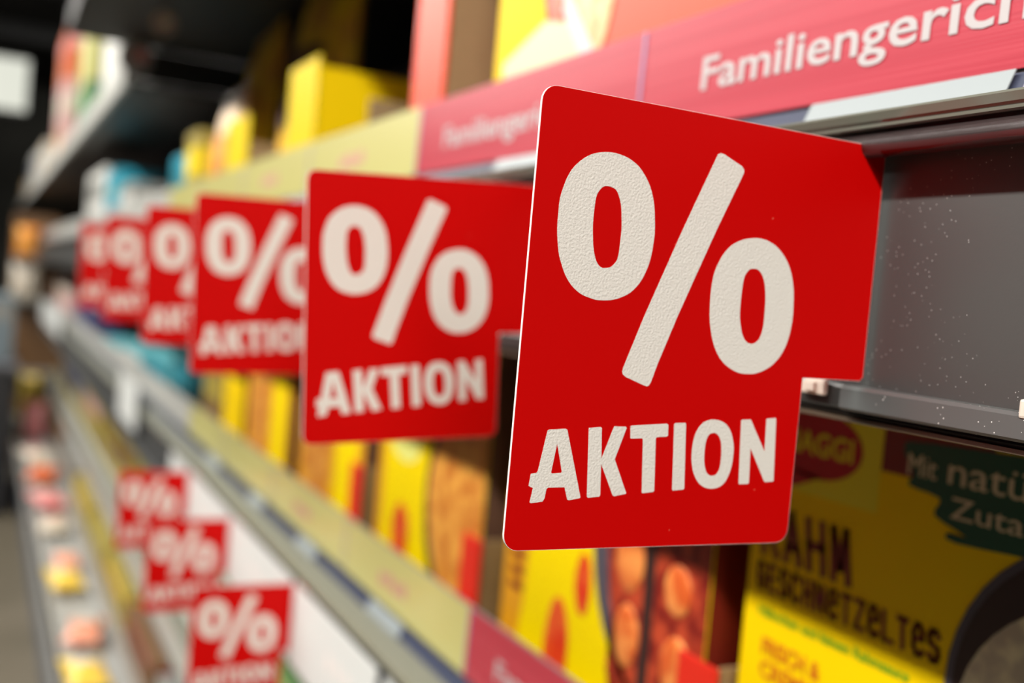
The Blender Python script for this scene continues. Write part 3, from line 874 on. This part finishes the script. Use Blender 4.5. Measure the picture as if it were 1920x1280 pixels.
pouch('yellow brown bag standing in shade behind the narrow yellow tray', (0.425, 1.60, ZU + .014), (0.08, 0.24, 0.410), YBP, rot=(0, 4, 4), band=BRC)
pouch('yellow brown bag with red band, in shade behind the slim yellow carton', (0.440, 2.02, ZU + .014), (0.08, 0.28, 0.395), YBP, rot=(0, 2, -3), band=RBP)
pouch('tan and orange bag above the third red sign', (0.352, 1.845, ZU + .010), (0.045, 0.17, 0.250), TANP, rot=(0, 3, 0), band=PASTA)
carton('slim dull yellow carton on the upper shelf above the fourth sign', 0.334, 2.12, ZU, 0.12, 0.055, 0.215, OLV, YEL2, disc=BRC)
carton('teal carton left of the slim yellow one on the upper shelf', 0.345, 2.36, ZU, 0.16, 0.12, 0.190, CYAN, TEAL)
carton('white carton with grey band far along the upper shelf', 0.334, 4.30, ZU, 0.62, 0.15, 0.270, WHT, GRYC)
carton('cyan blue carton beside the white one far along the upper shelf', 0.334, 3.62, ZU, 0.34, 0.12, 0.235, CYAN, TEALL)
carton('pale grey carton right of the cyan blue one on the upper shelf', 0.334, 3.22, ZU, 0.30, 0.12, 0.175, GRYC, WHT)
carton('dark brown carton in shade at the back of the upper shelf', 0.50, 3.10, ZU, 0.60, 0.15, 0.26, BRC, DRED)

# middle shelf, left of the ready meals
t = thing('display_tray', 'yellow tray flange on the middle shelf below the third red sign', 'tray', (XM - .004, 1.845, ZM))
box('front_flange', (0, -0.150, 0.0), (0.003, 0, 0.185), YEL, t, bevel=0.001)
box('tray_side', (0.0035, -0.150, 0.0), (0.15, -0.1465, 0.185), BRC, t)
box('tray_base', (0.0035, -0.146, 0.0), (0.15, 0, 0.003), TRAYB, t)
carton('brown carton with olive band on the middle shelf, left of the yellow flange', XM, 2.06, ZM, 0.19, 0.15, 0.200, BRC, OLV, disc=YBP)
carton('dark blue green carton on the middle shelf below the fourth sign', XM, 2.42, ZM, 0.20, 0.15, 0.180, mat('carton_blackish_teal', (0.01, 0.07, 0.08), 0.4), TEAL)
carton('teal carton on the middle shelf below the fourth and fifth signs', XM, 2.86, ZM, 0.38, 0.15, 0.150, TEALL, TEAL)
carton('light teal carton on the middle shelf below the fifth sign', XM, 3.40, ZM, 0.48, 0.15, 0.130, TEALL, WHT)
carton('pale teal carton furthest left of the teal ones on the middle shelf', XM, 3.95, ZM, 0.50, 0.15, 0.100, TEALL, GRYC)
carton('navy carton far along the middle shelf, left of the furthest red sign', XM, 5.2, ZM, 0.9, 0.15, 0.27, NAVY, PKG)
carton('pale pink carton at the far end of the middle shelf', XM, 6.6, ZM, 1.0, 0.15, 0.26, PKG, CRM)
for a, b, z0, z1, lab in ((2.84, 2.50, -.378, -.272, 'upright white card clipped over the middle shelf front, under the teal cartons'),
                          (6.9, 5.2, -.37, -.25, 'long white card at the far end of the middle shelf front')):
    t = thing('shelf_card', lab, 'card', (0.326, a, z0))
    box('card', (0, -(a - b), 0), (0.0012, 0, z1 - z0), CARDW, t)
    box('clip', (0.0013, -(a - b) * .55, z1 - z0 - .012), (0.006, -(a - b) * .45, z1 - z0), LIPO, t)

# lower shelf under the small signs
XL, ZL = 0.446, -0.7610
lo = ((1.02, .30, .20, OLV, LIME, 'olive yellow carton on the lower shelf at the bottom picture edge'),
      (1.36, .30, .18, BRC, OLV, 'brown carton on the lower shelf, right of the nearest small sign'),
      (1.60, .20, .235, LIME, GREENC, 'yellow green carton on the lower shelf showing right of the nearest small sign'),
      (1.90, .27, .19, GRYC, DRED, 'grey carton with dark red band on the lower shelf between small signs'),
      (2.12, .19, .205, GREENC, WHT, 'green carton on the lower shelf beside the middle small sign'),
      (2.50, .34, .23, BRC, OLV, 'brown and olive carton on the lower shelf, above the furthest small sign'),
      (2.86, .32, .29, DKG, ORR, 'dark green carton with orange band, above the furthest small sign'),
      (3.25, .35, .28, GREENC, OLV, 'mid green carton on the lower shelf left of the dark green one'),
      (3.70, .40, .20, OLV, BRC, 'olive carton on the lower shelf left of the mid green one'),
      (4.30, .55, .20, BRC, OLV, 'brown carton far along the lower shelf'),
      (5.20, .80, .20, OLV, PKG, 'olive carton with pink band far along the lower shelf'),
      (6.60, 1.3, .20, GRYC, NAVY, 'grey carton with navy band at the far end of the lower shelf'))
for yl, w, h, m, b, lab in lo:
    carton(lab, XL, yl, ZL, w - .02, 0.18, h, m, b)

# bottom deck: low cartons behind, bags lying in the trough
XD, ZD = 0.372, -0.9340
for yl, w, h, m, b, lab in ((2.25, .45, .09, GRYC, WHT, 'low grey carton on the bottom deck at the bottom edge'),
                            (2.75, .45, .088, BRC, DRED, 'low brown carton with dark red band on the bottom deck'),
                            (3.25, .45, .088, OLV, YBP, 'low olive carton on the bottom deck behind the salmon bag'),
                            (3.80, .50, .088, OLV, LIME, 'low olive carton on the bottom deck behind the yellow bag'),
                            (4.50, .65, .088, OLV, YPO, 'low olive carton on the bottom deck behind the pink bag'),
                            (5.40, .85, .088, GRYC, BRC, 'low grey carton on the bottom deck behind the orange red bag'),
                            (6.90, 1.4, .088, BRC, NAVY, 'low brown carton at the far end of the bottom deck')):
    carton(lab, XD, yl, ZD, w - .02, 0.20, h, m, b)
for x, y, m, s, rz, lab in ((.264, 2.50, YPO, 1.0, 4, 'yellow bag lying in the bottom trough, nearest the lower edge'),
                            (.268, 2.80, SALM, .95, -12, 'salmon bag lying in the bottom trough, second from the lower edge'),
                            (.272, 3.27, YPO, 1.0, 6, 'bright yellow bag lying in the bottom trough, left of the small signs'),
                            (.285, 3.50, SALM, .8, 0, 'salmon bag lying just behind the bright yellow bag in the trough'),
                            (.262, 3.95, CRM, 1.0, -8, 'cream bag lying in the bottom trough, between yellow and pink bags'),
                            (.290, 4.35, PNK, 1.15, 14, 'pink bag lying in the bottom trough'),
                            (.262, 4.85, ORR, 1.3, -10, 'orange red bag lying in the bottom trough'),
                            (.285, 5.30, CRM, 1.2, 12, 'cream bag lying behind the orange red one in the trough')):
    pouch(lab, (x, y - .07 * s, -.957 + .031 * s), (0.052 * s, 0.092 * s, 0.150 * s), m, rot=(0, 86, 90 + rz), band=CRM if m is not CRM else PNK)
pouch('coral bag standing in the bottom trough, far away', (.285, 6.10, -.945), (.05, .12, .17), PNK, rot=(0, 0, 60))
pouch('yellow bag standing in the bottom trough, furthest away', (.285, 6.75, -.945), (.05, .12, .25), YPO, rot=(0, 0, 60))

# top shelf goods
ZT = 0.4005
for yl, w, z0, h, d, m, b, lab in ((3.35, .40, 0, .42, .10, WHT, GRYC, 'tall white carton on the topmost shelf at the upper left'),
                                   (4.30, .45, 0, .20, .13, DKG, GREENC, 'dark green carton on the topmost shelf left of the white one'),
                                   (4.30, .45, .2012, .30, .12, LIME, PKG, 'yellow green carton with pink band stacked on the dark green one'),
                                   (5.70, .50, 0, .40, .16, PKG, CRM, 'pale pink and tan carton on the topmost shelf'),
                                   (5.70, .50, .4012, .22, .10, ORR, PNK, 'red carton stacked on the pale pink one on the topmost shelf'),
                                   (7.40, .70, 0, .26, .18, CRM, WHT, 'cream carton far along the topmost shelf'),
                                   (9.00, .90, 0, .30, .20, WHT, NAVY, 'white carton with navy band far along the topmost shelf'),
                                   (11.2, 1.3, 0, .22, .20, TANP, CRM, 'tan carton at the far end of the topmost shelf')):
    carton(lab, 0.275, yl, ZT + z0, w, d, h, m, b, disc=TANP if m is PKG else None)
for x, y, z, r, lab in ((.262, 2.42, .434, .034, 'round pinkish white tag hanging under the dark overhead shelf, larger one'),
                        (.262, 2.02, .432, .022, 'small round grey tag hanging under the dark overhead shelf near top edge')):
    t = thing('round_tag', lab, 'tag', (x, y, z))
    flat_shape('tag_disc', [ell(0, 0, r, r, 32)], 0.001, mat('tag_pale', (0.34, 0.30, 0.29), 0.4), t, frame_neg_y())
    flat_shape('tag_print', [ell(r * .3, r * .2, r * .45, r * .35, 20)], 0.0003, PNK if r > .03 else WHT, t, frame_neg_y(0, -.001, 0))
    box('tag_hook', (0, -.001, r), (0.010, .001, r + .004), LIPO, t)

# far end of the aisle
DKB = mat('dark_bin', (0.012, 0.012, 0.014), 0.5)
t = thing('dark_display_bin', 'dark low display bin on the floor at the far end of the aisle', 'bin', (0.18, 6.2, -CZ + .001))
box('bin_body', (-1.3, -.4, 0), (0, .5, .72), DKB, t, bevel=.02)
box('bin_rim', (-1.32, -.42, .7205), (.01, .52, .75), mat('bin_rim_grey', (.09, .09, .10), .4), t, bevel=.008)
box('bin_panel', (-1.2, -.405, .1), (-.1, -.4005, .3), NAVY, t)
carton('grey blue crate on the dark bin at the far end', 0.03, 6.5, -CZ + .7525, .45, .13, .33, mat('crate_grey_blue', (.15, .19, .21), .5), GRYC)
t = thing('end_display', 'brown display stand closing the shelf row at the far end', 'display stand', (0.16, 7.35, -CZ + .001))
box('stand_base', (0, -.1, 0), (.6, .6, .10), BRC, t, bevel=.01)
box('stand_back', (0.0, .1, .1005), (.6, .14, 1.55), BRC, t, bevel=.005)
for k, zz in enumerate((.55, 1.0, 1.26)):
    box('stand_shelf', (0.0, -.1, zz), (.6, .099, zz + .02), GRYC, t, bevel=.003)
pouch('orange bag on the end display stand, left of the furthest red sign', (.24, 7.33, -CZ + 1.288), (.09, .13, .18), mat('pouch_orange', (.80, .36, .05), .35, col2=(.75, .22, .04), nscale=12), rot=(0, 0, 90))
pouch('cream bag on the lower shelf of the end display stand', (.24, 7.33, -CZ + 1.028), (.09, .16, .21), CRM, rot=(0, 0, 90))
# a jar that catches the light
t = thing('honey_jar', 'small amber jar with bright lid glint on the end display stand', 'jar', (.40, 7.33, -CZ + 1.2825))
def lathe(name, prof, m, parent, n=24):
    vs, fs = [], []
    for r, z in prof:
        for i in range(n): vs.append((r * math.cos(2 * math.pi * i / n), r * math.sin(2 * math.pi * i / n), z))
    for j in range(len(prof) - 1):
        for i in range(n): fs.append((j * n + i, j * n + (i + 1) % n, (j + 1) * n + (i + 1) % n, (j + 1) * n + i))
    fs += [tuple(range(n))[::-1], tuple((len(prof) - 1) * n + i for i in range(n))]
    return mesh_obj(name, vs, fs, m, parent, smooth=True)
lathe('jar_body', [(.030, 0), (.038, .006), (.040, .05), (.036, .075), (.028, .085)], mat('honey_glass', (.55, .24, .03), .08, coat=1), t)
lathe('jar_lid', [(.032, .0855), (.033, .088), (.033, .100), (.030, .103)], mat('brass_lid', (.9, .62, .25), .15, metal=1), t)

# luminous panel and dark beams at the far ceiling
t = thing('light_panel', 'bright white light panel hanging at the upper left far away', 'lamp', (-1.2, 9.0, 1.08))
box('lamp_housing', (0, .012, -.02), (1.43, .08, .40), BACK, t)
box('lamp_diffuser', (0.01, 0, 0), (1.42, .011, .38), mat('lamp_diffuser', (.12, .12, .11), .5, emit=((0.95, 0.97, 0.84), 0.70)), t)
for i in range(3):
    box('ceiling_beam', (-3.9, 6.0 + 2.2 * i, 1.86), (0.79, 6.18 + 2.2 * i, 1.999), mat('beam_dark', (.05, .05, .05), .7))['kind'] = 'structure'

# small white clips seen at the foot of the sign channel
for y, z, lab in ((0.3120, -0.0218, 'tiny white clip just right of the notch of the sharp red sign'),
                  (0.2166, -0.0185, 'tiny cream clip at the right picture edge on the grey channel')):
    t = thing('channel_clip', lab, 'clip', (0.2790, y, z))
    box('clip_body', (0, -.013, -.0042), (0.0024, 0, .0016), mat('clip_cream', (.80, .72, .62), .4), t, bevel=.0008)
    box('clip_tongue', (-.0012, -.009, -.0030), (-.0001, -.004, .0004), mat('clip_cream', (.80, .72, .62), .4), t, bevel=.0003)
